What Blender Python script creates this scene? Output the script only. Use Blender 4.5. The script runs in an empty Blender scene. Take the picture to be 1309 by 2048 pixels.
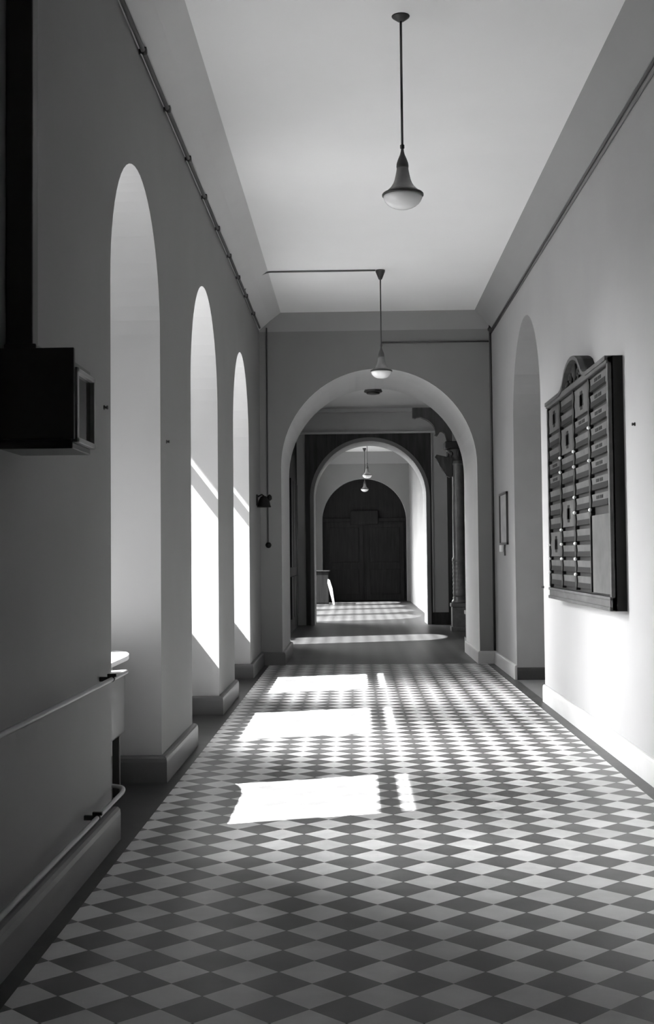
import bpy, bmesh, math, random
from mathutils import Vector, Matrix
random.seed(7)
S = bpy.context.scene
COL = S.collection
PI = math.pi

# ------------------------------------------------------------------ materials
def mat(name, v, rough=0.6, metal=0.0, var=0.0, scale=3.0, bump=0.0, spec=0.5, stretch=None, detail=4):
    m = bpy.data.materials.new(name); m.use_nodes = True
    nt = m.node_tree; b = nt.nodes['Principled BSDF']
    b.inputs['Base Color'].default_value = (v, v, v, 1)
    b.inputs['Roughness'].default_value = rough
    b.inputs['Metallic'].default_value = metal
    b.inputs['Specular IOR Level'].default_value = spec
    if var or bump:
        tc = nt.nodes.new('ShaderNodeTexCoord')
        mp = nt.nodes.new('ShaderNodeMapping')
        if stretch: mp.inputs['Scale'].default_value = stretch
        nz = nt.nodes.new('ShaderNodeTexNoise')
        nz.inputs['Scale'].default_value = scale; nz.inputs['Detail'].default_value = detail
        nt.links.new(tc.outputs['Object'], mp.inputs['Vector'])
        nt.links.new(mp.outputs['Vector'], nz.inputs['Vector'])
        if var:
            mr = nt.nodes.new('ShaderNodeMapRange')
            mr.inputs['From Min'].default_value = 0.3; mr.inputs['From Max'].default_value = 0.7
            mr.inputs['To Min'].default_value = v*(1-var); mr.inputs['To Max'].default_value = min(1, v*(1+var))
            nt.links.new(nz.outputs['Fac'], mr.inputs['Value'])
            nt.links.new(mr.outputs['Result'], b.inputs['Base Color'])
        if bump:
            nb = nt.nodes.new('ShaderNodeTexNoise'); nb.inputs['Scale'].default_value = scale*14
            nt.links.new(mp.outputs['Vector'], nb.inputs['Vector'])
            bp = nt.nodes.new('ShaderNodeBump'); bp.inputs['Strength'].default_value = bump
            bp.inputs['Distance'].default_value = 0.01
            nt.links.new(nb.outputs['Fac'], bp.inputs['Height'])
            nt.links.new(bp.outputs['Normal'], b.inputs['Normal'])
    return m

M = {}
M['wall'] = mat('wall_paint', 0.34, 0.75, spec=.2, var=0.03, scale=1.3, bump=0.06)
M['wall_shade'] = mat('window_wall_paint', 0.22, 0.75, spec=.2, var=0.03, scale=1.3, bump=0.06)  # darker copy of the wall paint, shade put into the colour
M['reveal'] = mat('reveal_paint', 0.42, 0.7, spec=.2, var=0.03, scale=1.5, bump=0.05)
M['soffit'] = mat('arch_white_paint', 0.72, 0.7, spec=.2, var=0.03, scale=1.5)
M['cove'] = mat('cove_paint_lightened', 0.52, 0.75, var=0.03, scale=1.2)  # left cove only: same paint lightened, light put into the colour
M['cove_r'] = mat('cove_paint_darker', 0.28, 0.75, var=0.03, scale=1.2)  # darker copy of the cove paint for the other coves
M['ceil'] = mat('ceiling_paint', 0.85, 0.8, var=0.02, scale=0.9, bump=0.03)
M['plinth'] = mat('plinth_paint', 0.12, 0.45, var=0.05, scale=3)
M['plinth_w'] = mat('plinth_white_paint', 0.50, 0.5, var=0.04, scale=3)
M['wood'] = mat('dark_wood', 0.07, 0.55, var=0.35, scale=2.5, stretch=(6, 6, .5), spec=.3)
M['door'] = mat('door_wood', 0.016, 0.7, var=.3, scale=2.5, stretch=(6, 6, .5), spec=.1)
M['wood2'] = mat('board_wood', 0.06, 0.6, spec=.15, var=0.3, scale=3, stretch=(4, 4, .6))
M['frame'] = mat('board_frame_wood', 0.08, 0.6, spec=.15, var=0.25, scale=4, stretch=(3, 1, 3))
M['black'] = mat('black_paint', 0.055, 0.5)
M['jet'] = mat('jet_black', 0.010, 0.7, spec=.15)
M['iron'] = mat('dark_iron', 0.045, 0.45, metal=.3)
M['cable'] = mat('cable_rubber', 0.06, 0.6)
M['pipe'] = mat('pipe_paint', 0.34, 0.4, var=.05)
M['rad'] = mat('radiator_paint', 0.09, 0.45)
M['white'] = mat('white_enamel', 0.80, 0.35)
M['opal'] = mat('opal_glass', 0.82, 0.12)
M['bell'] = mat('lamp_neck_enamel', 0.20, 0.25, var=.15, scale=8)
M['card'] = mat('name_card', 0.085, 0.8, spec=.1, var=.15, scale=5)
M['ink'] = mat('ink', 0.03, 0.9, spec=.05)
M['brown'] = mat('separator_wood', 0.022, 0.6, spec=.15, var=.2)
M['paper'] = mat('paper', 0.33, 0.7, var=.2, scale=6)
M['stone'] = mat('column_stone', 0.15, 0.3, var=.25, scale=6)
M['ground'] = mat('outside_gravel', 0.20, 0.9, var=.2, scale=4)
M['outblock'] = mat('blocker_brick', 0.12, 0.9, var=.15, scale=3)
M['window'] = mat('window_paint', 0.55, 0.5)
M['panelgrey'] = mat('grey_panel_paint', 0.30, 0.6, var=.04)

def glass():
    m = bpy.data.materials.new('window_glass'); m.use_nodes = True
    nt = m.node_tree; nt.nodes.remove(nt.nodes['Principled BSDF'])
    o = nt.nodes['Material Output']
    t = nt.nodes.new('ShaderNodeBsdfTransparent'); t.inputs['Color'].default_value = (.95, .95, .95, 1)
    g = nt.nodes.new('ShaderNodeBsdfGlossy'); g.inputs['Roughness'].default_value = .03
    x = nt.nodes.new('ShaderNodeMixShader'); x.inputs['Fac'].default_value = .06
    nt.links.new(t.outputs[0], x.inputs[1]); nt.links.new(g.outputs[0], x.inputs[2])
    nt.links.new(x.outputs[0], o.inputs['Surface'])
    return m
M['glass'] = glass()

TD, TOX, TOY = 0.27143, 0.08855, 4.99713
TL, TR = -1.31, 1.965
def floor_mat():
    m = bpy.data.materials.new('diamond_tiles'); m.use_nodes = True
    nt = m.node_tree; b = nt.nodes['Principled BSDF']; L = nt.links
    def math_(op, a, c=None):
        n = nt.nodes.new('ShaderNodeMath'); n.operation = op
        for i, s in enumerate((a, c)):
            if s is None: continue
            if isinstance(s, (int, float)): n.inputs[i].default_value = s
            else: L.new(s, n.inputs[i])
        return n.outputs[0]
    tc = nt.nodes.new('ShaderNodeTexCoord'); sp = nt.nodes.new('ShaderNodeSeparateXYZ')
    L.new(tc.outputs['Object'], sp.inputs[0])
    X, Y = sp.outputs['X'], sp.outputs['Y']
    u = math_('DIVIDE', math_('SUBTRACT', X, TOX), TD)
    v = math_('DIVIDE', math_('SUBTRACT', Y, TOY), TD)
    a = math_('ADD', math_('ADD', u, v), .5); c = math_('ADD', math_('SUBTRACT', u, v), .5)
    par = math_('MODULO', math_('ABSOLUTE', math_('ADD', math_('FLOOR', a), math_('FLOOR', c))), 2.0)   # 0 light, 1 dark
    fa = math_('ABSOLUTE', math_('SUBTRACT', math_('FRACT', a), .5)); fc = math_('ABSOLUTE', math_('SUBTRACT', math_('FRACT', c), .5))
    grout = math_('GREATER_THAN', math_('MAXIMUM', fa, fc), .493)
    # tone of each single tile
    cb = nt.nodes.new('ShaderNodeCombineXYZ'); L.new(math_('FLOOR', a), cb.inputs[0]); L.new(math_('FLOOR', c), cb.inputs[1])
    wn = nt.nodes.new('ShaderNodeTexWhiteNoise'); wn.noise_dimensions = '2D'; L.new(cb.outputs[0], wn.inputs['Vector'])
    jit = math_('ADD', math_('MULTIPLY', wn.outputs['Value'], .24), .88)
    nz = nt.nodes.new('ShaderNodeTexNoise'); nz.inputs['Scale'].default_value = 5; nz.inputs['Detail'].default_value = 5
    L.new(tc.outputs['Object'], nz.inputs['Vector'])
    jit = math_('MULTIPLY', jit, math_('ADD', math_('MULTIPLY', nz.outputs['Fac'], .5), .75))
    LIGHT, DARK, BORD = .62, .14, .05
    tone = math_('ADD', LIGHT, math_('MULTIPLY', par, DARK-LIGHT))
    tone = math_('MULTIPLY', tone, jit)
    tone = math_('ADD', math_('MULTIPLY', tone, math_('SUBTRACT', 1., grout)), math_('MULTIPLY', grout, .10))
    inside = math_('MULTIPLY', math_('GREATER_THAN', X, TL), math_('LESS_THAN', X, TR))
    col = math_('ADD', math_('MULTIPLY', tone, inside), math_('MULTIPLY', math_('SUBTRACT', 1., inside), math_('MULTIPLY', jit, BORD)))
    niche = math_('GREATER_THAN', X, 2.10)
    col = math_('ADD', col, math_('MULTIPLY', niche, .10))
    # beyond the first cross wall the tile tones are darkened to paint in shade
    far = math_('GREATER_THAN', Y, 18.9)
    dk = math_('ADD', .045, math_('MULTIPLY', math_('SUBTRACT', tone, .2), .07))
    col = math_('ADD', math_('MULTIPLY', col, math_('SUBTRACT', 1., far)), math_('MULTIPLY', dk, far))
    L.new(col, b.inputs['Base Color'])
    b.inputs['Roughness'].default_value = .38
    b.inputs['Specular IOR Level'].default_value = .18
    bp = nt.nodes.new('ShaderNodeBump'); bp.inputs['Strength'].default_value = .15; bp.inputs['Distance'].default_value = .002
    L.new(nz.outputs['Fac'], bp.inputs['Height']); L.new(bp.outputs['Normal'], b.inputs['Normal'])
    return m
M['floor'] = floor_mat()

# ------------------------------------------------------------------ mesh helpers
class MB:
    def __init__(s): s.bm = bmesh.new(); s.slot = 0
    def face(s, pts, slot=None):
        f = s.bm.faces.new([s.bm.verts.new(p) for p in pts]); f.material_index = s.slot if slot is None else slot; return f
    def box(s, x0, x1, y0, y1, z0, z1, bev=0.0, seg=2):
        n0 = len(s.bm.faces)
        r = bmesh.ops.create_cube(s.bm, size=1)
        for v in r['verts']:
            v.co = Vector((x0+(v.co.x+.5)*(x1-x0), y0+(v.co.y+.5)*(y1-y0), z0+(v.co.z+.5)*(z1-z0)))
        fs = set(f for v in r['verts'] for f in v.link_faces)
        for f in fs: f.material_index = s.slot
        if bev:
            es = list(set(e for v in r['verts'] for e in v.link_edges))
            rr = bmesh.ops.bevel(s.bm, geom=es, offset=bev, segments=seg, affect='EDGES', profile=.5)
            for f in rr['faces']: f.material_index = s.slot
        return s
    def prism(s, poly, axis, t0, t1, bev=0.0):
        """poly of 2D points extruded along axis ('x': poly is (y,z); 'y': (x,z); 'z': (x,y))"""
        def P(p, t):
            return {'x': (t, p[0], p[1]), 'y': (p[0], t, p[1]), 'z': (p[0], p[1], t)}[axis]
        a = [s.bm.verts.new(P(p, t0)) for p in poly]; c = [s.bm.verts.new(P(p, t1)) for p in poly]
        fs = [s.bm.faces.new(a), s.bm.faces.new(c[::-1])]
        n = len(poly)
        for i in range(n): fs.append(s.bm.faces.new((a[i], c[i], c[(i+1) % n], a[(i+1) % n])))
        for f in fs: f.material_index = s.slot
        if bev:
            es = list(set(e for f in fs[:2] for e in f.edges))
            bmesh.ops.bevel(s.bm, geom=es, offset=bev, segments=2, affect='EDGES', profile=.5)
        return s
    def tube(s, path, r, n=10, caps=True):
        path = [Vector(p) for p in path]; rings = []
        up = None
        for i, p in enumerate(path):
            d = (path[min(i+1, len(path)-1)]-path[max(i-1, 0)]).normalized()
            if up is None:
                up = Vector((0, 0, 1)) if abs(d.z) < .9 else Vector((1, 0, 0))
            side = d.cross(up).normalized(); up = side.cross(d).normalized()
            rr = r[i] if isinstance(r, (list, tuple)) else r
            rings.append([s.bm.verts.new(p+side*(rr*math.cos(2*PI*k/n))+up*(rr*math.sin(2*PI*k/n))) for k in range(n)])
        for a, c in zip(rings, rings[1:]):
            for k in range(n):
                f = s.bm.faces.new((a[k], a[(k+1) % n], c[(k+1) % n], c[k])); f.material_index = s.slot; f.smooth = True
        if caps:
            for rg in (rings[0][::-1], rings[-1]):
                f = s.bm.faces.new(rg); f.material_index = s.slot
        return s
    def lathe(s, prof, n=32, c=(0, 0, 0), axis='z'):
        rings = []
        for (r, z) in prof:
            ring = []
            for k in range(n):
                a = 2*PI*k/n; q = (r*math.cos(a), r*math.sin(a), z)
                if axis == 'x': q = (z, q[0], q[1])
                if axis == 'y': q = (q[0], z, q[1])
                ring.append(s.bm.verts.new((q[0]+c[0], q[1]+c[1], q[2]+c[2])))
            rings.append(ring)
        for a, b in zip(rings, rings[1:]):
            for k in range(n):
                f = s.bm.faces.new((a[k], a[(k+1) % n], b[(k+1) % n], b[k])); f.material_index = s.slot; f.smooth = True
        for rg in (rings[0][::-1], rings[-1]):
            f = s.bm.faces.new(rg); f.material_index = s.slot
        return s
    def build(s, name, mats, parent=None, loc=None):
        bmesh.ops.remove_doubles(s.bm, verts=s.bm.verts, dist=1e-5)
        bmesh.ops.recalc_face_normals(s.bm, faces=s.bm.faces)
        me = bpy.data.meshes.new(name); s.bm.to_mesh(me); s.bm.free()
        for m in (mats if isinstance(mats, (list, tuple)) else [mats]): me.materials.append(m)
        o = bpy.data.objects.new(name, me); COL.objects.link(o)
        if parent is not None: o.parent = parent
        if loc is not None: o.location = loc
        return o

def thing(name, label, cat, loc=(0, 0, 0), group=None):
    o = bpy.data.objects.new(name, None); COL.objects.link(o); o.location = loc; o.empty_display_size = .1
    return tag(o, label, cat, group)
def tag(o, label, cat, group=None):
    o['label'] = label; o['category'] = cat
    if group: o['group'] = group
    return o
def struct(o, label=None, cat=None):
    o['kind'] = 'structure'
    if label: o['label'] = label
    if cat: o['category'] = cat
    return o
def smooth_path(pts, n=6, r=.1):
    """polyline with rounded corners"""
    P = [Vector(p) for p in pts]; out = [P[0]]
    for i in range(1, len(P)-1):
        a = (P[i-1]-P[i]); b = (P[i+1]-P[i]); d = min(r, a.length*.49, b.length*.49)
        A = P[i]+a.normalized()*d; B = P[i]+b.normalized()*d
        for k in range(n+1):
            t = k/n; out.append(A*(1-t)**2+P[i]*2*t*(1-t)+B*t*t)
    out.append(P[-1]); return out

def arched_wall(mapf, s0, s1, z1, T, opens, nseg=28, outer_slot=0, reveal_slot=1):
    """wall along s from s0..s1, z 0..z1, thickness 0..T; opens = (a,b,spring,rise,zbot); mapf(s,t,z)->xyz"""
    mb = MB()
    def q(pts, slot): mb.face([mapf(*p) for p in pts], slot)
    cur = s0
    for (a, b, spring, rise, zb) in sorted(opens)+[(s1, None, 0, 0, 0)]:
        for t in (0, T): q([(cur, t, 0), (a, t, 0), (a, t, z1), (cur, t, z1)], outer_slot)
        q([(cur, 0, z1), (a, 0, z1), (a, T, z1), (cur, T, z1)], outer_slot)
        if b is None: break
        c = (a+b)/2; R = (b-a)/2
        arc = [(c-R*math.cos(PI*k/nseg), spring+rise*math.sin(PI*k/nseg)) for k in range(nseg+1)]
        for (p, r) in zip(arc, arc[1:]):
            for t in (0, T): q([(p[0], t, p[1]), (r[0], t, r[1]), (r[0], t, z1), (p[0], t, z1)], outer_slot)
            q([(p[0], 0, p[1]), (r[0], 0, r[1]), (r[0], T, r[1]), (p[0], T, p[1])], reveal_slot)
            q([(p[0], 0, z1), (r[0], 0, z1), (r[0], T, z1), (p[0], T, z1)], outer_slot)
        for e in (a, b): q([(e, 0, 0), (e, T, 0), (e, T, spring), (e, 0, spring)], reveal_slot)
        cur = b
    for e in (s0, s1): q([(e, 0, 0), (e, T, 0), (e, T, z1), (e, 0, z1)], outer_slot)
    return mb

# ------------------------------------------------------------------ dimensions
XL, XR = -1.43, 2.10
T = .55
Y0, YE = -1.0, 18.9        # corridor start, first cross wall
YE2 = 21.2
YA, YA2 = 29.7, 30.9       # second cross wall
YB = 44.7                  # last cross wall
ZW = 5.9
ZC = 5.34

# ------------------------------------------------------------------ setting
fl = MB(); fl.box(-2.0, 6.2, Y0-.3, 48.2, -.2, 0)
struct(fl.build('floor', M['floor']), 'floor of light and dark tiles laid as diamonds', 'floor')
gr = MB(); gr.box(-60, -2.0, -30, 80, -.8, -.5)
struct(gr.build('ground', M['ground']), 'open ground outside the windows', 'ground')

wg = MB(); wg.box(-30, -4.2, -14, 3.2, -.5, 11.0); wg.box(-30, -4.0, -14.2, 3.4, 11.0, 11.4)  # unseen wing, added to block sky light from the near side
struct(wg.build('outside_light_blocker', M['outblock']), 'unseen wing added outside to block sky light from the near side', 'building')
tb = MB(); tb.box(-12, -6, 23, 30, -.5, 6.0); tb.prism([(-12.2, 6.0), (-5.8, 6.0), (-9, 6.9)], 'y', 22.8, 30.2)  # unseen block, added to keep low sky light out of the column hall
struct(tb.build('outside_light_blocker', M['outblock']), 'unseen low block added outside to keep sky light off the column hall floor', 'building')
WIN = [(7.28, 9.16, 3.29, .94), (10.88, 13.03, 3.16, 1.075), (14.70, 16.88, 3.14, 1.09)]
WIN2 = [(23.0, 25.1, 4.15, .85)]
WIN3 = [(31.05, 34.0, 3.5, 1.35), (34.8, 37.5, 3.5, 1.35), (38.3, 40.7, 3.5, 1.25), (41.4, 43.6, 3.5, 1.15)]
ALLW = WIN+WIN2+WIN3
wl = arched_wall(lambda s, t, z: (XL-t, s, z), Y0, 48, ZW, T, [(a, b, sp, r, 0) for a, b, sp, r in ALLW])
struct(wl.build('wall_left', [M['wall_shade'], M['reveal']]), 'left wall with deep round-arched window niches', 'wall')
NICHE = (14.03, 16.45, 3.33, 1.21)
wr = arched_wall(lambda s, t, z: (XR+t, s, z), Y0, YE2, ZW, T, [NICHE+(0,)])
struct(wr.build('wall_right', [M['wall'], M['panelgrey']]), 'pale right wall with one arched recess', 'wall')
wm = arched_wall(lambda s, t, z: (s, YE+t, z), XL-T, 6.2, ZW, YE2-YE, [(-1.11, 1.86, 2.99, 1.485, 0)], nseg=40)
struct(wm.build('wall_middle', [M['wall_shade'], M['soffit']]), 'shade-toned cross wall with a large round arch, nearest of three', 'wall')
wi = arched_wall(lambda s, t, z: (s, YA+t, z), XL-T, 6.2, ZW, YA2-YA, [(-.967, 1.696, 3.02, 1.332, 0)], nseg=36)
struct(wi.build('wall_inner', [M['soffit'], M['wall_shade']]), 'second cross wall with arch, beyond the columns', 'wall')
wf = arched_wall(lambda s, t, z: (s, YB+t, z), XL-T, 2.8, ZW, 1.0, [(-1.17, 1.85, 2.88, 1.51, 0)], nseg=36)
struct(wf.build('wall_far', [M['wall_shade'], M['reveal']]), 'farthest cross wall around the dark arched door', 'wall')
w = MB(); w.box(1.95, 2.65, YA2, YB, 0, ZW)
struct(w.build('wall_right', M['wall_shade']), 'bright right wall of the farthest bay', 'wall')
w = MB(); w.box(5.7, 6.2, YE2, YA, 0, ZW)
struct(w.build('wall_right', M['wood']), 'dark far wall of the side hall behind the columns', 'wall')
w = MB(); w.box(-2.0, 2.65, Y0-.3, Y0, 0, ZW)
struct(w.build('wall_back', M['wood']), 'wall closing the corridor behind the viewpoint', 'wall')
w = MB(); w.box(-2.0, 6.2, 47.9, 48.2, 0, ZW)
struct(w.build('wall_front', M['wood']), 'wall closing the building behind the far door', 'wall')
c = MB(); c.box(-2.0, 6.25, Y0-.3, 48.2, ZC, ZC+.25)
c.box(-2.0, 6.25, Y0-.3, 48.2, ZW, ZW+.1)
c.box(-2.0, 6.25, YE2, YA, 5.13, 5.30)
struct(c.build('ceiling', M['ceil']), 'white flat plaster ceiling', 'ceiling')

# coves between walls and ceiling
def cove_profile(dx, dz, n=6):
    # from wall (0,-dz) to ceiling (dx,0): gentle concave curve
    return [(dx*(1-math.cos(PI/2*k/n)), -dz+dz*math.sin(PI/2*k/n)) for k in range(n+1)]
def cove(name, pts2d, axis, t0, t1, label, m='cove_r'):
    mb = MB(); mb.prism(pts2d, axis, t0, t1)
    return struct(mb.build(name, M[m]), label, 'cove moulding')
def lin(dx, dz): return [(0, -dz), (dx*.5, -dz*.46), (dx, 0)]
cl = [(XL+a, ZC+b) for a, b in lin(.335, .26)]+[(XL, ZC)]
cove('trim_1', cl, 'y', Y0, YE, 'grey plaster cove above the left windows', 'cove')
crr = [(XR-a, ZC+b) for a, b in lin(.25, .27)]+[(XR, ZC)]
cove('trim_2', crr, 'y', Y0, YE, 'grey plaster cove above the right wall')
cm = [(YE-a, ZC+b) for a, b in lin(.07, .28)]+[(YE, ZC)]
cove('trim_3', cm, 'x', XL, XR, 'grey plaster cove above the near arch')
cove('trim_4', [(YB-a, ZC+b) for a, b in lin(.3, .42)]+[(YB, ZC)], 'x', XL, XR, 'grey plaster cove above the far door')

# baseboards: profile swept along a polyline in plan
def plinth(name, path, h, t, m, label, closed=False):
    """path: xy points, wall is on the left hand side; projects to the right"""
    mb = MB()
    prof = [(0, 0), (t, 0), (t, h-.045), (t*.92, h-.018), (t*.65, h-.004), (t*.3, h), (0, h)]
    P = [Vector((p[0], p[1])) for p in path]; rows = []
    for i, p in enumerate(P):
        nrm = []
        if i > 0: d = (p-P[i-1]).normalized(); nrm.append(Vector((d.y, -d.x)))
        if i < len(P)-1: d = (P[i+1]-p).normalized(); nrm.append(Vector((d.y, -d.x)))
        n = sum(nrm, Vector((0, 0))).normalized(); k = 1/max(.3, n.dot(nrm[0]))
        rows.append([mb.bm.verts.new((p.x+n.x*k*a, p.y+n.y*k*a, z)) for a, z in prof])
    for a, b in zip(rows, rows[1:]):
        for i in range(len(prof)-1): mb.bm.faces.new((a[i], a[i+1], b[i+1], b[i]))
    mb.bm.faces.new(rows[0]); mb.bm.faces.new(rows[-1][::-1])
    return struct(mb.build(name, m), label, 'baseboard')
pth = [(XL, Y0)]
for a, b, *_ in WIN:
    pth += [(XL, a), (XL-.36, a), (XL-.36, b), (XL, b)]
pth += [(XL, YE), (-1.11, YE), (-1.11, YE2)]
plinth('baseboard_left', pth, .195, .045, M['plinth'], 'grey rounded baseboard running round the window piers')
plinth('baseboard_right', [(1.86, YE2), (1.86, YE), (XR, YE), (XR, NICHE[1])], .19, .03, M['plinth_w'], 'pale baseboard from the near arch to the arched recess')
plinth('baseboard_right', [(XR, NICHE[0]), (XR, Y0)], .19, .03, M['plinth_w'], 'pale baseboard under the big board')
plinth('baseboard_right', [(XR, NICHE[1]), (XR+.42, NICHE[1])],   .16, .03, M['iron'], 'dark baseboard inside the arched recess')

# ------------------------------------------------------------------ windows
ev = MB(); ev.box(-3.5, XL-T, -14, 20.5, 5.0, 5.2)  # unseen eave, added to stop high sun at the near windows
struct(ev.build('sun_cut_eave', M['outblock']), 'unseen eave added outside to cut high sun off the near windows', 'eave')
def window(idx, a, b, spring, rise, sill=.97, transom=2.64, label=None):
    w = thing('window_%d' % idx, label, 'window', (XL-T+.04, (a+b)/2, 0)); w['kind'] = 'structure'
    c, R = 0.0, (b-a)/2; n = 24; fw = .06
    f = MB()
    outer = [(R*math.cos(PI*k/n), spring+rise*math.sin(PI*k/n)) for k in range(n+1)]
    inner = [((R-fw)*math.cos(PI*k/n), spring+(rise-fw)*math.sin(PI*k/n)) for k in range(n+1)]
    outer = [(R, sill)]+outer+[(-R, sill)]; inner = [(R-fw, sill+fw)]+inner+[(-R+fw, sill+fw)]
    k = len(outer)
    for i in range(k):
        j = (i+1) % k
        for x in (-.03, .03): f.face([(x, *outer[i]), (x, *outer[j]), (x, *inner[j]), (x, *inner[i])])
        f.face([(-.03, *inner[i]), (-.03, *inner[j]), (.03, *inner[j]), (.03, *inner[i])])
    f.build('window_frame', M['window'], w)
    if idx < 4:
        t = MB(); t.box(-.035, .035, -R+fw, R-fw, transom-.06, transom+.06, .004); t.build('transom', M['window'], w)
    g = MB(); g.prism(inner, 'x', -.003, .003); g.build('pane', M['glass'], w)
    if idx == 1:  # unseen half-open leaf, added to keep sun and sky off the far jamb
        sh_ = MB(); sh_.box(-.02, .02, -.84, 0, sill, spring+rise*.9, .006)
        for k in range(30): sh_.box(-.03, .03, -.78, -.06, sill+.1+k*.1, sill+.15+k*.1)
        so_ = sh_.build('sun_block_shutter', M['outblock'], w, (-.06, R, 0)); so_.rotation_euler.z = math.radians(-42)
    return w
n = 1
names = ['tall arched window in the niche nearest the viewer', 'tall arched window in the middle niche of the near bay', 'tall arched window in the niche next to the cross wall',
         'tall window of the column hall', 'first small arched window of the farthest bay', 'second small arched window of the farthest bay', 'third small arched window of the farthest bay', 'fourth small arched window of the farthest bay, by the dark door']
for i, (a, b, sp, r) in enumerate(ALLW):
    tr = 2.80 if i < 3 else 2.9
    window(i+1, a, b, sp, r, .97 if i < 3 else .4, tr, names[i])
    p = MB(); zt = .945 if i < 3 else .36
    p.box(XL-T, XL-.36, a, b, 0, zt)
    struct(p.build('wall_left', M['reveal']), 'low parapet wall below the '+names[i], 'parapet')

# ------------------------------------------------------------------ heating
sx = XL-.36
sh = MB()
xf = XL-.12
pts = [(sx, 7.285), (xf, 7.285)]
for k in range(11):
    t = PI/2*k/10; pts.append((sx+(xf-sx)*math.cos(t), 8.38+.60*math.sin(t)))
sh.prism(pts, 'z', .945, .975)
shelf = tag(sh.build('window_shelf', M['white']), 'white shelf with a rounded end above the radiator in the nearest niche', 'shelf')
rad = thing('radiator', 'flat pale radiator standing in the nearest window niche', 'radiator', (XL-.22, 8.2, 0))
b = MB(); b.box(-.03, .03, -.55, .55, .42, .86, .015); b.build('panel', M['rad'], rad)
for yy in (-.45, .40):
    b = MB(); b.box(-.03, .02, yy-.02, yy+.02, 0, .42, .006); b.build('foot', M['iron'], rad)
px = -1.36
up = tag(MB().tube(smooth_path([(px, Y0+.01, .975), (px, 7.42, .965), (XL-.06, 7.45, .955), (XL-.09, 7.50, .90), (XL-.22, 7.60, .86), (XL-.22, 7.652, .80)], 6, .05), .0125).build('heating_pipe', M['pipe']),
         'upper heating pipe along the left wall bending into the niche', 'pipe', 'heating pipes')
lo = tag(MB().tube(smooth_path([(px, Y0+.01, .285), (px, 7.28, .285), (px-.03, 7.42, .285), (XL-.22, 7.46, .30), (XL-.22, 7.652, .46)], 6, .10), .0125).build('heating_pipe', M['pipe']),
         'lower heating pipe just above the left baseboard, bending into the niche', 'pipe', 'heating pipes')
def clip(y, z, pipe):
    mb = MB(); mb.box(XL, px-.005, y-.012, y+.012, z-.012, z+.012); mb.lathe([(.016, -.015), (.016, .015)], 12, (px, y, z), 'y')
    mb.box(px-.026, px+.026, y-.014, y+.014, z+.012, z+.03, .003)
    mb.build('pipe_bracket', M['iron'], pipe)['label'] = 'dark bracket clasping the pipe'
clip(6.95, .966, up)
clip(6.55, .285, lo)

# ------------------------------------------------------------------ wall box and trunking (left)
bx = thing('display_case', 'dark box-shaped case with a glazed front on the left wall', 'display case', (XL, 5.07, 2.10))
d = .335
b = MB(); b.box(0, d-.02, -.165, .165, 0, .325); b.box(0, d-.01, -.185, -.16, .012, .375, .004); b.build('body', M['black'], bx)
b = MB(); y0, y1, z0, z1 = -.165, .175, 0.0, .30
for (p, q_, r_, s_) in ((y0, y1, z0, z0+.022), (y0, y1, z1-.02, z1), (y0, y0+.03, z0, z1), (y1-.02, y1, z0, z1)):
    b.box(d-.03, d, p, q_, r_, s_, .003)
fr = b.build('front_frame', M['pipe'], bx)
b = MB(); b.box(d-.022, d-.018, y0+.03, y1-.02, z0+.022, z1-.02); b.build('pane', mat('case_glass', .03, .08, spec=.8), fr)
b = MB(); b.box(.02, d-.02, -.165, .165, -.025, 0, .004); b.build('underside', M['black'], bx)
tk = thing('wall_duct', 'dark vertical duct rising from the wall case to the ceiling', 'duct', (XL, 5.16, 2.52))
b = MB(); b.box(0, .112, -.09, 0, 0, ZC-2.52-.02, .006); b.build('shaft', M['black'], tk)
b = MB(); b.box(0, .135, -.12, .02, -.045, 0, .006); b.build('collar', M['black'], tk)

# ------------------------------------------------------------------ small fixings
def hook(x, y, z, s, label):
    mb = MB(); mb.lathe([(.014, 0), (.014, s*.006), (.008, s*.009), (.008, s*.016), (.012, s*.018), (.010, s*.026)], 12, (x, y, z), 'x')
    tag(mb.build('wall_hook', M['iron']), label, 'hook', 'small dark wall hooks')
hook(XL, 7.08, 2.50, 1, 'small dark hook on the left wall between wall case and nearest niche')
hook(XL, 9.45, 2.52, 1, 'small dark hook just beyond the nearest window niche')
hook(XR, 14.0, 1.27, -1, 'small dark hook at the edge of the arched recess')
hook(XR, 9.35, 2.60, -1, 'small dark hook on the right wall nearest the viewer')

bl = thing('wall_bell', 'black bell on a bracket between last window and cross wall', 'bell', (XL, 18.15, 2.44))
b = MB(); b.box(0, .02, -.05, .05, -.06, .10, .004); b.build('back_plate', M['jet'], bl)
b = MB(); b.lathe([(.02, .10), (.05, .085), (.08, .03), (.095, -.04), (.105, -.06), (.095, -.065)], 20, (.11, 0, -.02)); b.build('gong', M['jet'], bl)
b = MB(); b.tube([(.015, 0, .07), (.08, 0, .10), (.11, 0, .075)], .012, 8); b.build('arm', M['jet'], bl)
b = MB(); b.lathe([(.0101, -.05), (.035, -.03), (.035, .01), (.012, .04)], 14, (.19, .0, .06)); b.build('knob', M['jet'], bl)

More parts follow.
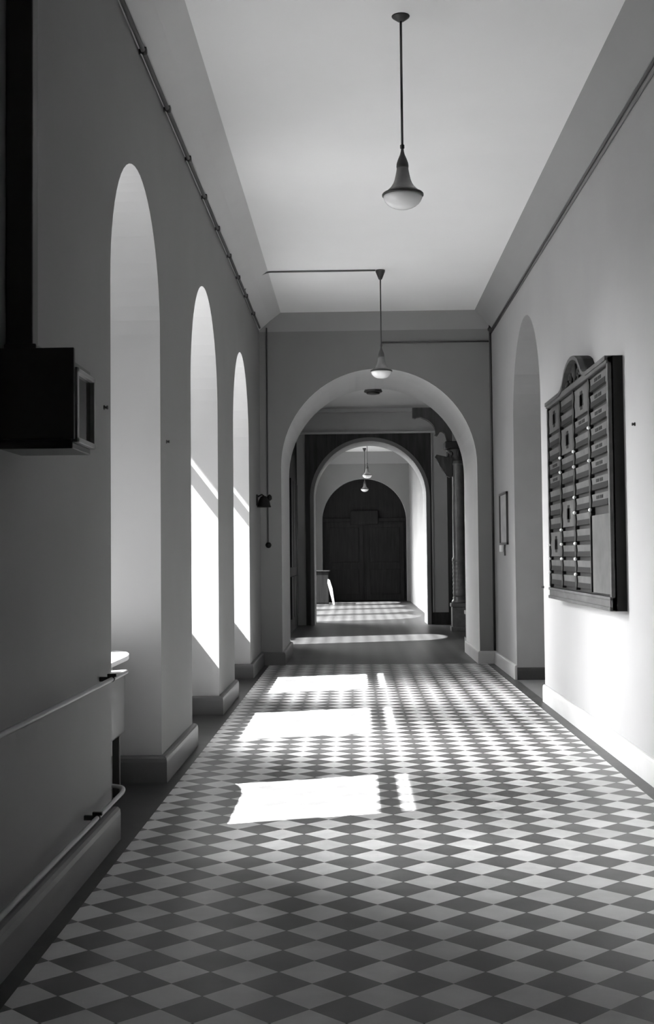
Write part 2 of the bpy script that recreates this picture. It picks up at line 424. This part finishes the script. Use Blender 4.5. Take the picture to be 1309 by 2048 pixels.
sw = thing('light_switch', 'round black switch at the bottom of the wire left of the arch', 'switch', (-1.312, YE, 1.81))
b = MB(); b.lathe([(.045, 0), (.045, -.012), (.034, -.03), (.01, -.034)], 20, axis='y'); b.build('base', M['jet'], sw)
b = MB(); b.box(-.006, .006, -.05, -.03, -.018, .018, .002); b.build('toggle', M['jet'], sw)
MBt = MB
tag(MB().tube([(-1.315, YE-.02, 5.12), (-1.315, YE-.02, 1.85)], .011, 8).build('switch_wire', M['cable']), 'dark wire dropping down the cross wall to the round switch', 'wire')
tag(MB().tube([(2.075, YE-.028, 5.16), (2.08, YE-.028, 4.9), (2.08, YE-.028, .2)], .016, 8).build('conduit', M['iron']), 'dark vertical conduit in the corner right of the arch', 'conduit')
tag(MB().tube([(2.06, YE-.02, 4.865), (.42, YE-.02, 4.865)], .011, 8).build('conduit', M['cable']), 'thin horizontal conduit on the cross wall above the arch', 'conduit')
jb = MB(); jb.lathe([(.03, -.0), (.03, -.05), (.01, -.055)], 14, (2.075, YE, 5.05), 'y')
tag(jb.build('junction_box', M['iron']), 'small dark junction box at the top of the corner conduit', 'junction box')

lc = thing('electric_cable', 'long cable on insulators along the top of the left wall', 'cable', (XL, Y0, 5.07))
b = MB(); b.tube([(.03, k*.7, .004*math.sin(k*2.1)) for k in range(int((YE-Y0)/.7)+1)], .017, 8); b.build('wire', M['cable'], lc)
for k, y in enumerate((8.3, 9.4, 10.6, 11.75, 12.9, 14.1, 15.2, 16.3, 17.5)):
    b = MB(); b.lathe([(.022, 0), (.014, .012), (.03, .03), (.03, .05), (.015, .055)], 12, (0, y-Y0, 0), 'x'); b.build('insulator', M['iron'], lc)
rc = thing('electric_cable', 'pair of cables along the top of the right wall', 'cable', (XR, Y0, 5.0))
b = MB(); b.tube([(-.02, 0, 0), (-.02, YE-Y0-.05, 0)], .014, 8); b.build('upper_wire', M['cable'], rc)
b = MB(); b.tube([(-.008, 0, -.09), (-.008, YE-Y0-.05, -.02)], .007, 8); b.build('lower_wire', M['plinth'], rc)
tag(MB().tube(smooth_path([(XL+.03, 16.05, 5.09), (XL+.06, 16.05, 5.2), (XL+.32, 16.05, ZC-.013), (.30, 16.05, ZC-.013)], 5, .06), .011, 8).build('ceiling_cable', M['plinth']),
    'thin cable crossing the ceiling from the left wall to the second lamp', 'cable')

# ------------------------------------------------------------------ pendant lamps
def make_lamp(label):
    o = thing('pendant_lamp', label, 'lamp', (0, 0, 0), 'pendant lamps down the corridor')
    H = ZC-4.13
    b = MB(); b.lathe([(.012, H-.125), (.022, H-.12), (.03, H-.10), (.058, H-.03), (.062, H-.012), (.062, H)], 24); b.build('ceiling_rose', M['iron'], o)
    b = MB(); b.tube([(0, 0, .33), (0, 0, H-.11)], .0085, 8); b.lathe([(.009, .315), (.015, .32), (.015, .342), (.009, .347)], 12); b.build('stem', M['iron'], o)
    b = MB(); b.lathe([(.041, .183), (.042, .195), (.040, .215), (.030, .245), (.017, .275), (.011, .30), (.008, .33)], 24); b.build('cap', M['black'], o)
    b = MB(); b.lathe([(.130, .008), (.105, .028), (.083, .05), (.066, .075), (.056, .10), (.049, .13), (.043, .16), (.039, .19)], 32); b.build('neck', M['bell'], o)
    b = MB(); b.lathe([(.118, .012), (.134, .010), (.142, .002), (.142, -.008), (.136, -.012), (.12, -.008)], 32); b.build('rim', M['iron'], o)
    prof = [(.134*math.cos(a), -.008-.092*math.sin(a)) for a in [PI/2*k/8 for k in range(8)]]+[(.004, -.10)]
    b = MB(); b.lathe(prof, 32); b.build('bowl', M['opal'], o)
    return o
def copy_tree(o, parent=None):
    c = o.copy(); COL.objects.link(c)
    if parent is not None: c.parent = parent
    for ch in list(o.children): copy_tree(ch, c)
    return c
lamp = make_lamp('large pendant lamp hanging nearest the viewer, opal bowl below a grey bell neck')
lamp.location = (.352, 8.45, 4.10)
lamps = [(.365, 16.1, 4.025, 'pendant lamp hanging in front of the near arch'),
         (.372, 35.7, 3.94, 'upper of the two tiny pendant lamps seen through both arches'),
         (.356, 43.0, 3.93, 'lower of the two tiny pendant lamps, against the dark door')]
for x, y, z, lb in lamps:
    cpy = copy_tree(lamp); cpy.location = (x, y, z); cpy['label'] = lb
    # keep roses on the ceiling
for o in list(S.objects):
    if o.name.startswith('pendant_lamp'):
        dz = ZC-(o.location.z+ZC-4.13)
        for ch in o.children:
            if ch.name.startswith('ceiling_rose'):
                ch.location.z = dz
                if o == lamp: ch.scale.z = .3; ch.location.z = dz+(ZC-4.13)*.7; dz += .09
            if ch.name.startswith('stem') and abs(dz) > .001:
                me = ch.data.copy(); ch.data = me
                for v in me.vertices:
                    if v.co.z > .5: v.co.z += dz
fx = thing('ceiling_light', 'dark round fixture under the ceiling behind the near arch', 'ceiling light', (.405, 25.5, 5.13))
b = MB(); b.lathe([(.06, 0), (.06, -.05), (.17, -.09), (.19, -.14), (.17, -.155)], 28); b.build('shade', M['iron'], fx)
b = MB(); b.lathe([(.15, -.15), (.13, -.185), (.06, -.20)], 24); b.build('bowl', M['iron'], fx)

# ------------------------------------------------------------------ big board on right wall
by0, by1, bz0, bz1 = 9.74, 12.82, 1.19, 3.18
xf = 1.98
bd = thing('name_board', 'large carved wooden board of name cards on the right wall', 'board', (XR, (by0+by1)/2, bz0))
W, Hh = by1-by0, bz1-bz0
dx = xf-XR
cy = 0.0
h0, h1 = -W/2, W/2
half = [(.70, 0), (.60, .012), (.50, .05), (.42, .11), (.34, .165), (.24, .20), (.13, .225), (0, .235)]
top = [(y, Hh+z) for y, z in half]+[(-y, Hh+z) for y, z in half[-2::-1]]
out = [(h0, 0), (h1, 0), (h1, Hh)]+top+[(h0, Hh)]
b = MB(); b.prism(out, 'x', 0, dx+.03); b.build('backing', M['brown'], bd)
# frame mouldings
b = MB()
b.box(dx, dx+.05, h0, h0+.055, 0, Hh, .008); b.box(dx, dx+.05, h1-.055, h1, 0, Hh, .008)
b.box(dx, dx+.05, h0, h1, 0, .11, .01); b.box(dx-.015, dx+.05, h0, h1, 0, .03, .006); b.box(dx-.012, dx+.05, h0, h1, .085, .11, .006)
b.box(dx-.01, dx+.05, h0, h1, Hh-.06, Hh-.005, .01)
b.build('frame', M['frame'], bd)
b = MB()
tp = [(h1, Hh)]+top+[(h0, Hh)]
for p, q_ in zip(tp, tp[1:]):
    v = Vector((q_[0]-p[0], q_[1]-p[1])).normalized(); nn = Vector((-v.y, v.x))
    if nn.y > 0: nn = -nn
    b.prism([p, q_, (q_[0]+nn.x*.035, q_[1]+nn.y*.035), (p[0]+nn.x*.035, p[1]+nn.y*.035)], 'x', dx-.02, dx+.04)
b.build('top_moulding', M['frame'], bd)
b = MB()
b.lathe([(.075, 0), (.075, -.015), (.045, -.03), (.01, -.034)], 20, (dx+.03, 0, Hh+.10), 'x')
for s_ in (-1, 1):
    sp = []
    for k in range(22):
        a = k/21*2.6*PI; rr = .075*(1-k/26)
        sp.append((dx+.02, s_*(.20+rr*math.cos(a)), Hh+.06+rr*.7*math.sin(a)))
    b.tube(sp, .014, 8)
    b.tube([(dx+.02, s_*.28, Hh+.05), (dx+.02, s_*.40, Hh+.03), (dx+.02, s_*.52, Hh+.005)], [.02, .016, .006], 8)
b.build('carving', M['brown'], bd)
# four columns of cards, divided by scalloped strips
iy0, iy1 = h0+.055, h1-.055
sepw = .085
edges = [iy1-(iy1-iy0)*k/4 for k in range(5)]
ROWS = 13
zb, zt_ = .125, Hh-.075
rh = (zt_-zb)/ROWS
pat = {0: {0: 2, 9: 2}, 1: {2: 2, 7: 2}, 2: {0: 2}, 3: {}}
ncard = 0
for ci in range(4):
    ya, yb2 = edges[ci], edges[ci+1]     # ya far, yb2 near
    # strip at far side of the column
    strip = []
    N = 60
    zlo = zb if ci < 3 else zb
    for k in range(N+1):
        z = zt_-(zt_-zlo)*k/N
        wv = .034*abs(math.sin(PI*(zt_-z)/rh))-.012 if (ci < 3 or z > zb+rh*4.6) else -.02
        strip.append((ya-sepw/2-wv*1.2, z))
    poly = [(ya+.018, zlo), (ya+.018, zt_)]+strip
    b = MB(); b.prism(poly, 'x', dx-.006, dx+.035); b.build('divider', M['brown'], bd)
    r_ = 0
    while r_ < ROWS:
        if ci == 3 and r_ >= 8:
            z1 = zt_-8*rh-.05; z0 = zb
            b = MB(); b.box(dx+.004, dx+.035, yb2+.012, ya-sepw/2+.002, z0, z1, .003); b.build('blank_panel', M['card'], bd)
            break
        span = pat[ci].get(r_, 1)
        z1 = zt_-r_*rh-.012; z0 = zt_-(r_+span)*rh+.022
        y_far, y_near = ya-sepw/2+.004, yb2+.026
        b = MB()
        b.box(dx+.006, dx+.035, y_near, y_far, z0, z1, .004)
        b.slot = 1
        mid = (y_far+y_near)/2; ww = y_far-y_near
        # dark marks on the card: a heavy line at its foot and blurred strokes, illegible in the photo
        if span == 2:
            b.box(dx+.003, dx+.008, mid-.09, mid+.09, (z0+z1)/2-.05, (z0+z1)/2+.05)
            b.box(dx+.003, dx+.008, mid-.05, mid+.05, (z0+z1)/2-.08, (z0+z1)/2+.08)
        else:
            a1 = y_near+ww*random.uniform(.01, .06); a2 = y_far-ww*random.uniform(.0, .08)
            b.box(dx+.003, dx+.008, a1, a2, z0, z0+.046)
            if ci == 3 or random.random() < .12:
                b.box(dx+.003, dx+.008, mid-ww*.2, mid-ww*.02, z0+.058, z0+.085); b.box(dx+.003, dx+.008, mid+ww*.03, mid+ww*.2, z0+.058, z0+.085)
        b.build('name_card', [M['card'], M['ink']], bd); ncard += 1
        r_ += span
for ci, rws in ((1, (4, 5, 9, 10, 11)), (2, (4, 5, 7, 8, 10, 11, 12)), (3, (3, 5, 8)), (0, (10, 11, 12))):
    for r_ in rws:
        b = MB(); b.lathe([(.014, .01), (.016, -.004), (.012, -.016), (.004, -.02)], 10, (dx-.004, edges[ci]-.03, zt_-r_*rh), 'x')
        b.build('peg', M['white'], bd)

# ------------------------------------------------------------------ framed notice beside the corner
nt_ = thing('framed_notice', 'narrow dark-framed notice between corner conduit and arched recess', 'picture', (XR, 17.55, 1.77))
b = MB(); w2, hh = .42, .73
for (a_, b__, c_, d_) in ((-w2, w2, 0, .03), (-w2, w2, hh-.03, hh), (-w2, -w2+.03, 0, hh), (w2-.03, w2, 0, hh)): b.box(-.03, 0, a_, b__, c_, d_, .004)
b.build('frame', M['iron'], nt_)
b = MB(); b.box(-.012, -.002, -w2+.03, w2-.03, .03, hh-.03); b.build('sheet', M['paper'], nt_)
wc = MB(); wc.box(-.04, 0, -.06, .06, -.10, 0, .008)
tag(wc.build('wall_box', M['white'], None, (XR, 17.85, 1.77)), 'small white box on the wall under the framed notice', 'box')
tag(MB().tube([(XR-.02, 17.42, 1.775), (XR-.022, 17.43, 1.71), (XR-.02, 17.42, 1.62)], .012, 8).build('pull_cord', M['iron']), 'short dark cord hanging below the framed notice', 'cord')

# ------------------------------------------------------------------ arched recess door on the right
dr = thing('door_1', 'plain door closing the arched recess', 'door', (XR+.50, sum(NICHE[:2])/2, 0)); dr['kind'] = 'structure'
R = (NICHE[1]-NICHE[0])/2
poly = [(-R, 0), (R, 0)]+[(R*math.cos(PI*k/20), NICHE[2]+NICHE[3]*math.sin(PI*k/20)) for k in range(21)]
b = MB(); b.prism(poly, 'x', 0, .05); b.build('door_leaf', M['panelgrey'], dr)

# ------------------------------------------------------------------ second bay: portal, columns, brackets
yp = YA-.08
cxa, Ra, spa = .3645, 1.3315, 3.02
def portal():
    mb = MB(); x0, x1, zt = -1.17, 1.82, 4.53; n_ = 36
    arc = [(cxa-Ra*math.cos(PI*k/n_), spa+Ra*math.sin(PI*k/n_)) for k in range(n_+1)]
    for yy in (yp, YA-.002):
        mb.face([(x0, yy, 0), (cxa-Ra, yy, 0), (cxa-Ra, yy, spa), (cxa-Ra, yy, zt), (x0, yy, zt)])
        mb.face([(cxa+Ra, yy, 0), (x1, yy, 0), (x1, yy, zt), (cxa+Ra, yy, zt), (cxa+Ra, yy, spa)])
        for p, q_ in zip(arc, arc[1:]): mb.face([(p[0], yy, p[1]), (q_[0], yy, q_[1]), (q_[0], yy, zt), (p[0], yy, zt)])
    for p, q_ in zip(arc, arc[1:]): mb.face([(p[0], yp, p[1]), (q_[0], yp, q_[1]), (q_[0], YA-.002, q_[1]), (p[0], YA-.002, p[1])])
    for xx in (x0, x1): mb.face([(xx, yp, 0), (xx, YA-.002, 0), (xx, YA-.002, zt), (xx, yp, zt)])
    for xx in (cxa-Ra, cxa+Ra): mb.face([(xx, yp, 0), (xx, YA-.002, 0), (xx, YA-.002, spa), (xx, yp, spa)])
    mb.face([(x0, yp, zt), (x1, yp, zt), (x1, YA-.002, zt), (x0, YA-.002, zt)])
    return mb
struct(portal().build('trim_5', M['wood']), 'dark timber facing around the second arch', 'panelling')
b = MB(); n_ = 40
for k in range(n_):
    a0, a1 = PI*k/n_, PI*(k+1)/n_
    f = lambda a, r: (cxa-r*math.cos(a), spa+r*math.sin(a))
    p = [f(a0, Ra), f(a1, Ra), f(a1, Ra+.09), f(a0, Ra+.09)]
    b.prism(p, 'y', yp-.05, yp)
for s_ in (-1, 1): b.box(min(cxa+s_*Ra, cxa+s_*(Ra+.09)), max(cxa+s_*Ra, cxa+s_*(Ra+.09)), yp-.05, yp, 0, spa)
struct(b.build('trim_6', M['wall']), 'grey moulding round the second arch', 'moulding')
b = MB(); b.box(XL, 2.18, YA-.12, YA-.002, 4.53, 4.58, .01); b.box(XL, 2.18, YA-.16, YA-.002, 5.05, 5.13, .01)
struct(b.build('trim_7', M['white']), 'pale cornice strips above the dark timber facing', 'cornice')
b = MB(); b.box(2.20, 5.7, YA-.06, YA-.002, 0, 5.13); b.box(1.82, 2.22, YA-.06, YA-.002, 0, .28)
struct(b.build('trim_8', M['wood']), 'dark panelling right of the second arch', 'panelling')
b = MB(); b.box(1.825, 1.853, YA-.07, YA-.002, .28, 4.53, .005)
struct(b.build('trim_9', M['white']), 'slim pale strip beside the dark timber facing', 'moulding')
# dark double door on the left wall of the column hall
d2 = thing('door_2', 'dark panelled double door on the left wall beyond the near arch', 'door', (XL, 27.8, 0)); d2['kind'] = 'structure'
b = MB(); b.box(0, .06, -1.8, 1.85, 0, 5.1); b.build('door_case', M['door'], d2)
for yy in (-1.0, 0, 1.0):
    b = MB(); b.box(.06, .09, yy-.42, yy+.42, .3, 1.2, .012); b.box(.06, .09, yy-.42, yy+.42, 1.4, 3.3, .012); b.build('door_panel', M['door'], d2)

def make_column(label):
    o = thing('column', label, 'column', (0, 0, 0), 'columns of the side hall')
    b = MB(); b.box(-.20, .20, -.20, .20, 0, .10, .01); b.box(-.175, .175, -.175, .175, .10, .52, .012); b.box(-.20, .20, -.20, .20, .52, .60, .015); b.build('pedestal', M['stone'], o)
    b = MB(); b.lathe([(.17, .60), (.175, .63), (.16, .66), (.145, .68), (.15, .72), (.14, .74)], 28); b.build('base', M['stone'], o)
    prof = [(.138, .74)]
    for k in range(8): prof += [(.138, .78+k*.09), (.147, .81+k*.09), (.147, .83+k*.09), (.138, .86+k*.09)]
    prof += [(.155, 1.50), (.155, 1.55), (.135, 1.58), (.133, 2.4), (.122, 3.55), (.14, 3.57), (.14, 3.61), (.122, 3.63), (.122, 3.68)]
    b = MB(); b.lathe(prof, 32); b.build('shaft', M['stone'], o)
    b = MB(); b.lathe([(.125, 3.66), (.14, 3.72), (.19, 3.80), (.245, 3.88), (.25, 3.92)], 28); b.box(-.29, .29, -.29, .29, 3.92, 4.07, .02)
    for k in range(8):
        a = 2*PI*k/8; b.lathe([(.01, .05), (.04, .03), (.045, -.01), (.03, -.05), (.006, -.09)], 8, (.2*math.cos(a), .2*math.sin(a), 3.84))
    b.build('capital', M['iron'], o)
    b = MB(); b.box(-.12, .12, -.12, .12, 4.07, 4.60, .015); b.build('post', M['panelgrey'], o)
    return o
col = make_column('tall round column on a pedestal, farther of the pair right of the near arch')
col.location = (2.24, 27.0, 0)
col2 = copy_tree(col); col2.location = (2.24, 23.45, 0); col2['label'] = 'column mostly hidden behind the right side of the near arch'
bm_ = MB(); bm_.box(2.06, 2.42, YE2, YA, 4.60, 4.82, .02)
tag(bm_.build('beam', M['wood']), 'dark timber beam carried by the columns', 'beam')
def bracket(y, label):
    # carved arm reaching over the corridor: curved underside
    prof = [(2.10, 4.82), (1.27, 4.82), (1.27, 4.60), (1.33, 4.585)]
    for k in range(9):
        a = PI/2*k/8; prof.append((1.36+.42*math.sin(a), 4.62-.36*(1-math.cos(a))))
    prof += [(1.74, 4.22), (1.80, 4.20), (1.84, 4.26)]
    for k in range(7):
        a = PI/2*k/6; prof.append((1.84+.14*math.sin(a), 4.30-.06*(1-math.cos(a))))
    prof += [(2.0, 4.07), (2.12, 4.07), (2.12, 4.82)]
    mb = MB(); mb.prism(prof, 'y', -.09, .09, .012)
    mb.build('bracket', M['wood'], col, (-2.24, 0, 0))['label'] = label
bracket(27.0, 'carved dark timber bracket reaching into the corridor')
def corbel(y, label):
    prof = [(2.13, 3.72), (1.78, 3.80), (1.74, 3.74), (1.80, 3.68), (1.84, 3.56), (1.92, 3.46), (1.98, 3.34), (2.06, 3.30), (2.13, 3.34)]
    mb = MB(); mb.prism(prof, 'y', -.07, .07, .01)
    mb.build('corbel', M['wood'], col, (-2.24, 0, 0))['label'] = label
corbel(27.0, 'dark scrolled corbel below the capital')

# ------------------------------------------------------------------ far end
d3 = thing('door_3', 'dark double door filling the farthest arch', 'door', (.34, YB+.30, 0)); d3['kind'] = 'structure'
R3 = 1.52
poly = [(-R3, 0), (R3, 0)]+[(R3*math.cos(PI*k/28), 2.88+1.52*math.sin(PI*k/28)) for k in range(29)]
b = MB(); b.prism(poly, 'y', 0, .06); b.build('door_frame', M['door'], d3)
for s_ in (-1, 1):
    x0, x1 = (s_*.04, s_*1.42) if s_ > 0 else (-1.42, -.04)
    b = MB(); b.box(x0, x1, -.05, 0, .03, 2.85, .01); lf = b.build('door_leaf', M['door'], d3)
    b = MB(); b.box(x0+.16, x1-.16, -.075, -.05, .25, 1.15, .015); b.box(x0+.16, x1-.16, -.075, -.05, 1.4, 2.65, .015); b.build('door_panel', M['door'], lf)
b = MB(); b.box(-1.5, 1.5, -.09, 0, 2.85, 2.98, .01); b.box(-.5, .5, -.14, -.02, 2.75, 3.25, .02); b.build('transom_bar', M['door'], d3)
bn = thing('cupboard', 'low dark cupboard against the left wall by the far door', 'cupboard', (-1.10, 42.6, 0))
b = MB(); b.box(-.28, .20, -.35, .35, .04, 1.10, .02); b.build('body', M['door'], bn)
b = MB(); b.box(-.31, .23, -.38, .38, 1.10, 1.14, .01); b.build('top', M['door'], bn)
b = MB(); b.box(-.26, .18, -.33, .33, 0, .04); b.build('base', M['wood'], bn)
lb = MB(); lb.prism([(0, 0), (.06, 0), (-.02, .55), (-.10, .82), (-.17, .86), (-.18, .72)], 'y', -.02, .02, .006)
tag(lb.build('leaning_board', M['white'], None, (-.76, 42.15, 0)), 'slim white slanting board in front of the dark far door', 'board')

# ------------------------------------------------------------------ light
SKY, GLOW, CLOUD = 1.0, 4.5, 52.0      # bright hazy sky, brightest ahead and to the left
sun = bpy.data.lights.new('sun', 'SUN'); sun.energy = 34.0; sun.angle = math.radians(.6)
so = bpy.data.objects.new('sun', sun); COL.objects.link(so)
so.rotation_mode = 'QUATERNION'; so.rotation_quaternion = Vector((1, .33, -1.3)).to_track_quat('-Z', 'Y')
so.location = (-10, 0, 12)
wd = bpy.data.worlds.new('sky'); S.world = wd; wd.use_nodes = True
bg = wd.node_tree.nodes['Background']; bg.inputs['Color'].default_value = (1, 1, 1, 1)
nt = wd.node_tree
tc = nt.nodes.new('ShaderNodeTexCoord'); vm = nt.nodes.new('ShaderNodeVectorMath'); vm.operation = 'DOT_PRODUCT'
vm.inputs[1].default_value = Vector((-.80, .12, .58)).normalized()
nt.links.new(tc.outputs['Generated'], vm.inputs[0])
mr = nt.nodes.new('ShaderNodeMapRange'); mr.interpolation_type = 'SMOOTHSTEP'
mr.inputs['From Min'].default_value = .45; mr.inputs['From Max'].default_value = .98
mr.inputs['To Min'].default_value = SKY; mr.inputs['To Max'].default_value = GLOW
nt.links.new(vm.outputs['Value'], mr.inputs['Value'])
vm2 = nt.nodes.new('ShaderNodeVectorMath'); vm2.operation = 'DOT_PRODUCT'; vm2.inputs[1].default_value = Vector((-.78, .44, .50)).normalized()
nt.links.new(tc.outputs['Generated'], vm2.inputs[0])
mr2 = nt.nodes.new('ShaderNodeMapRange'); mr2.interpolation_type = 'SMOOTHSTEP'
mr2.inputs['From Min'].default_value = .80; mr2.inputs['From Max'].default_value = 1.0
mr2.inputs['To Min'].default_value = 0; mr2.inputs['To Max'].default_value = CLOUD
nt.links.new(vm2.outputs['Value'], mr2.inputs['Value'])
ad = nt.nodes.new('ShaderNodeMath'); ad.operation = 'ADD'
nt.links.new(mr.outputs['Result'], ad.inputs[0]); nt.links.new(mr2.outputs['Result'], ad.inputs[1])
nt.links.new(ad.outputs[0], bg.inputs['Strength'])

# ------------------------------------------------------------------ camera
f, cx, cy_, p, r, yw = 2497.83, 638.786, 1008.534, 0.0413155, 0.0094311, 0.0284268
cam = bpy.data.cameras.new('camera'); co = bpy.data.objects.new('camera', cam); COL.objects.link(co); S.camera = co
F0 = Vector((-math.sin(yw), math.cos(yw), 0)); R0 = Vector((math.cos(yw), math.sin(yw), 0)); Z = Vector((0, 0, 1))
F = F0*math.cos(p)+Z*math.sin(p); U0 = -F0*math.sin(p)+Z*math.cos(p)
Rc = R0*math.cos(r)-U0*math.sin(r); Uc = R0*math.sin(r)+U0*math.cos(r)
m = Matrix((Rc, Uc, -F)).transposed().to_4x4(); m.translation = Vector((0, 0, 1.64))
co.matrix_world = m
cam.sensor_fit = 'AUTO'; cam.sensor_width = 36.0; cam.lens = f/2048*36.0
cam.shift_x = (654.5-cx)/2048; cam.shift_y = (cy_-1024)/2048
cam.clip_start = .05; cam.clip_end = 300

S.view_settings.view_transform = 'Standard'; S.view_settings.look = 'None'; S.view_settings.gamma = 1.0
S.view_settings.use_curve_mapping = False; S.view_settings.exposure = 0.38
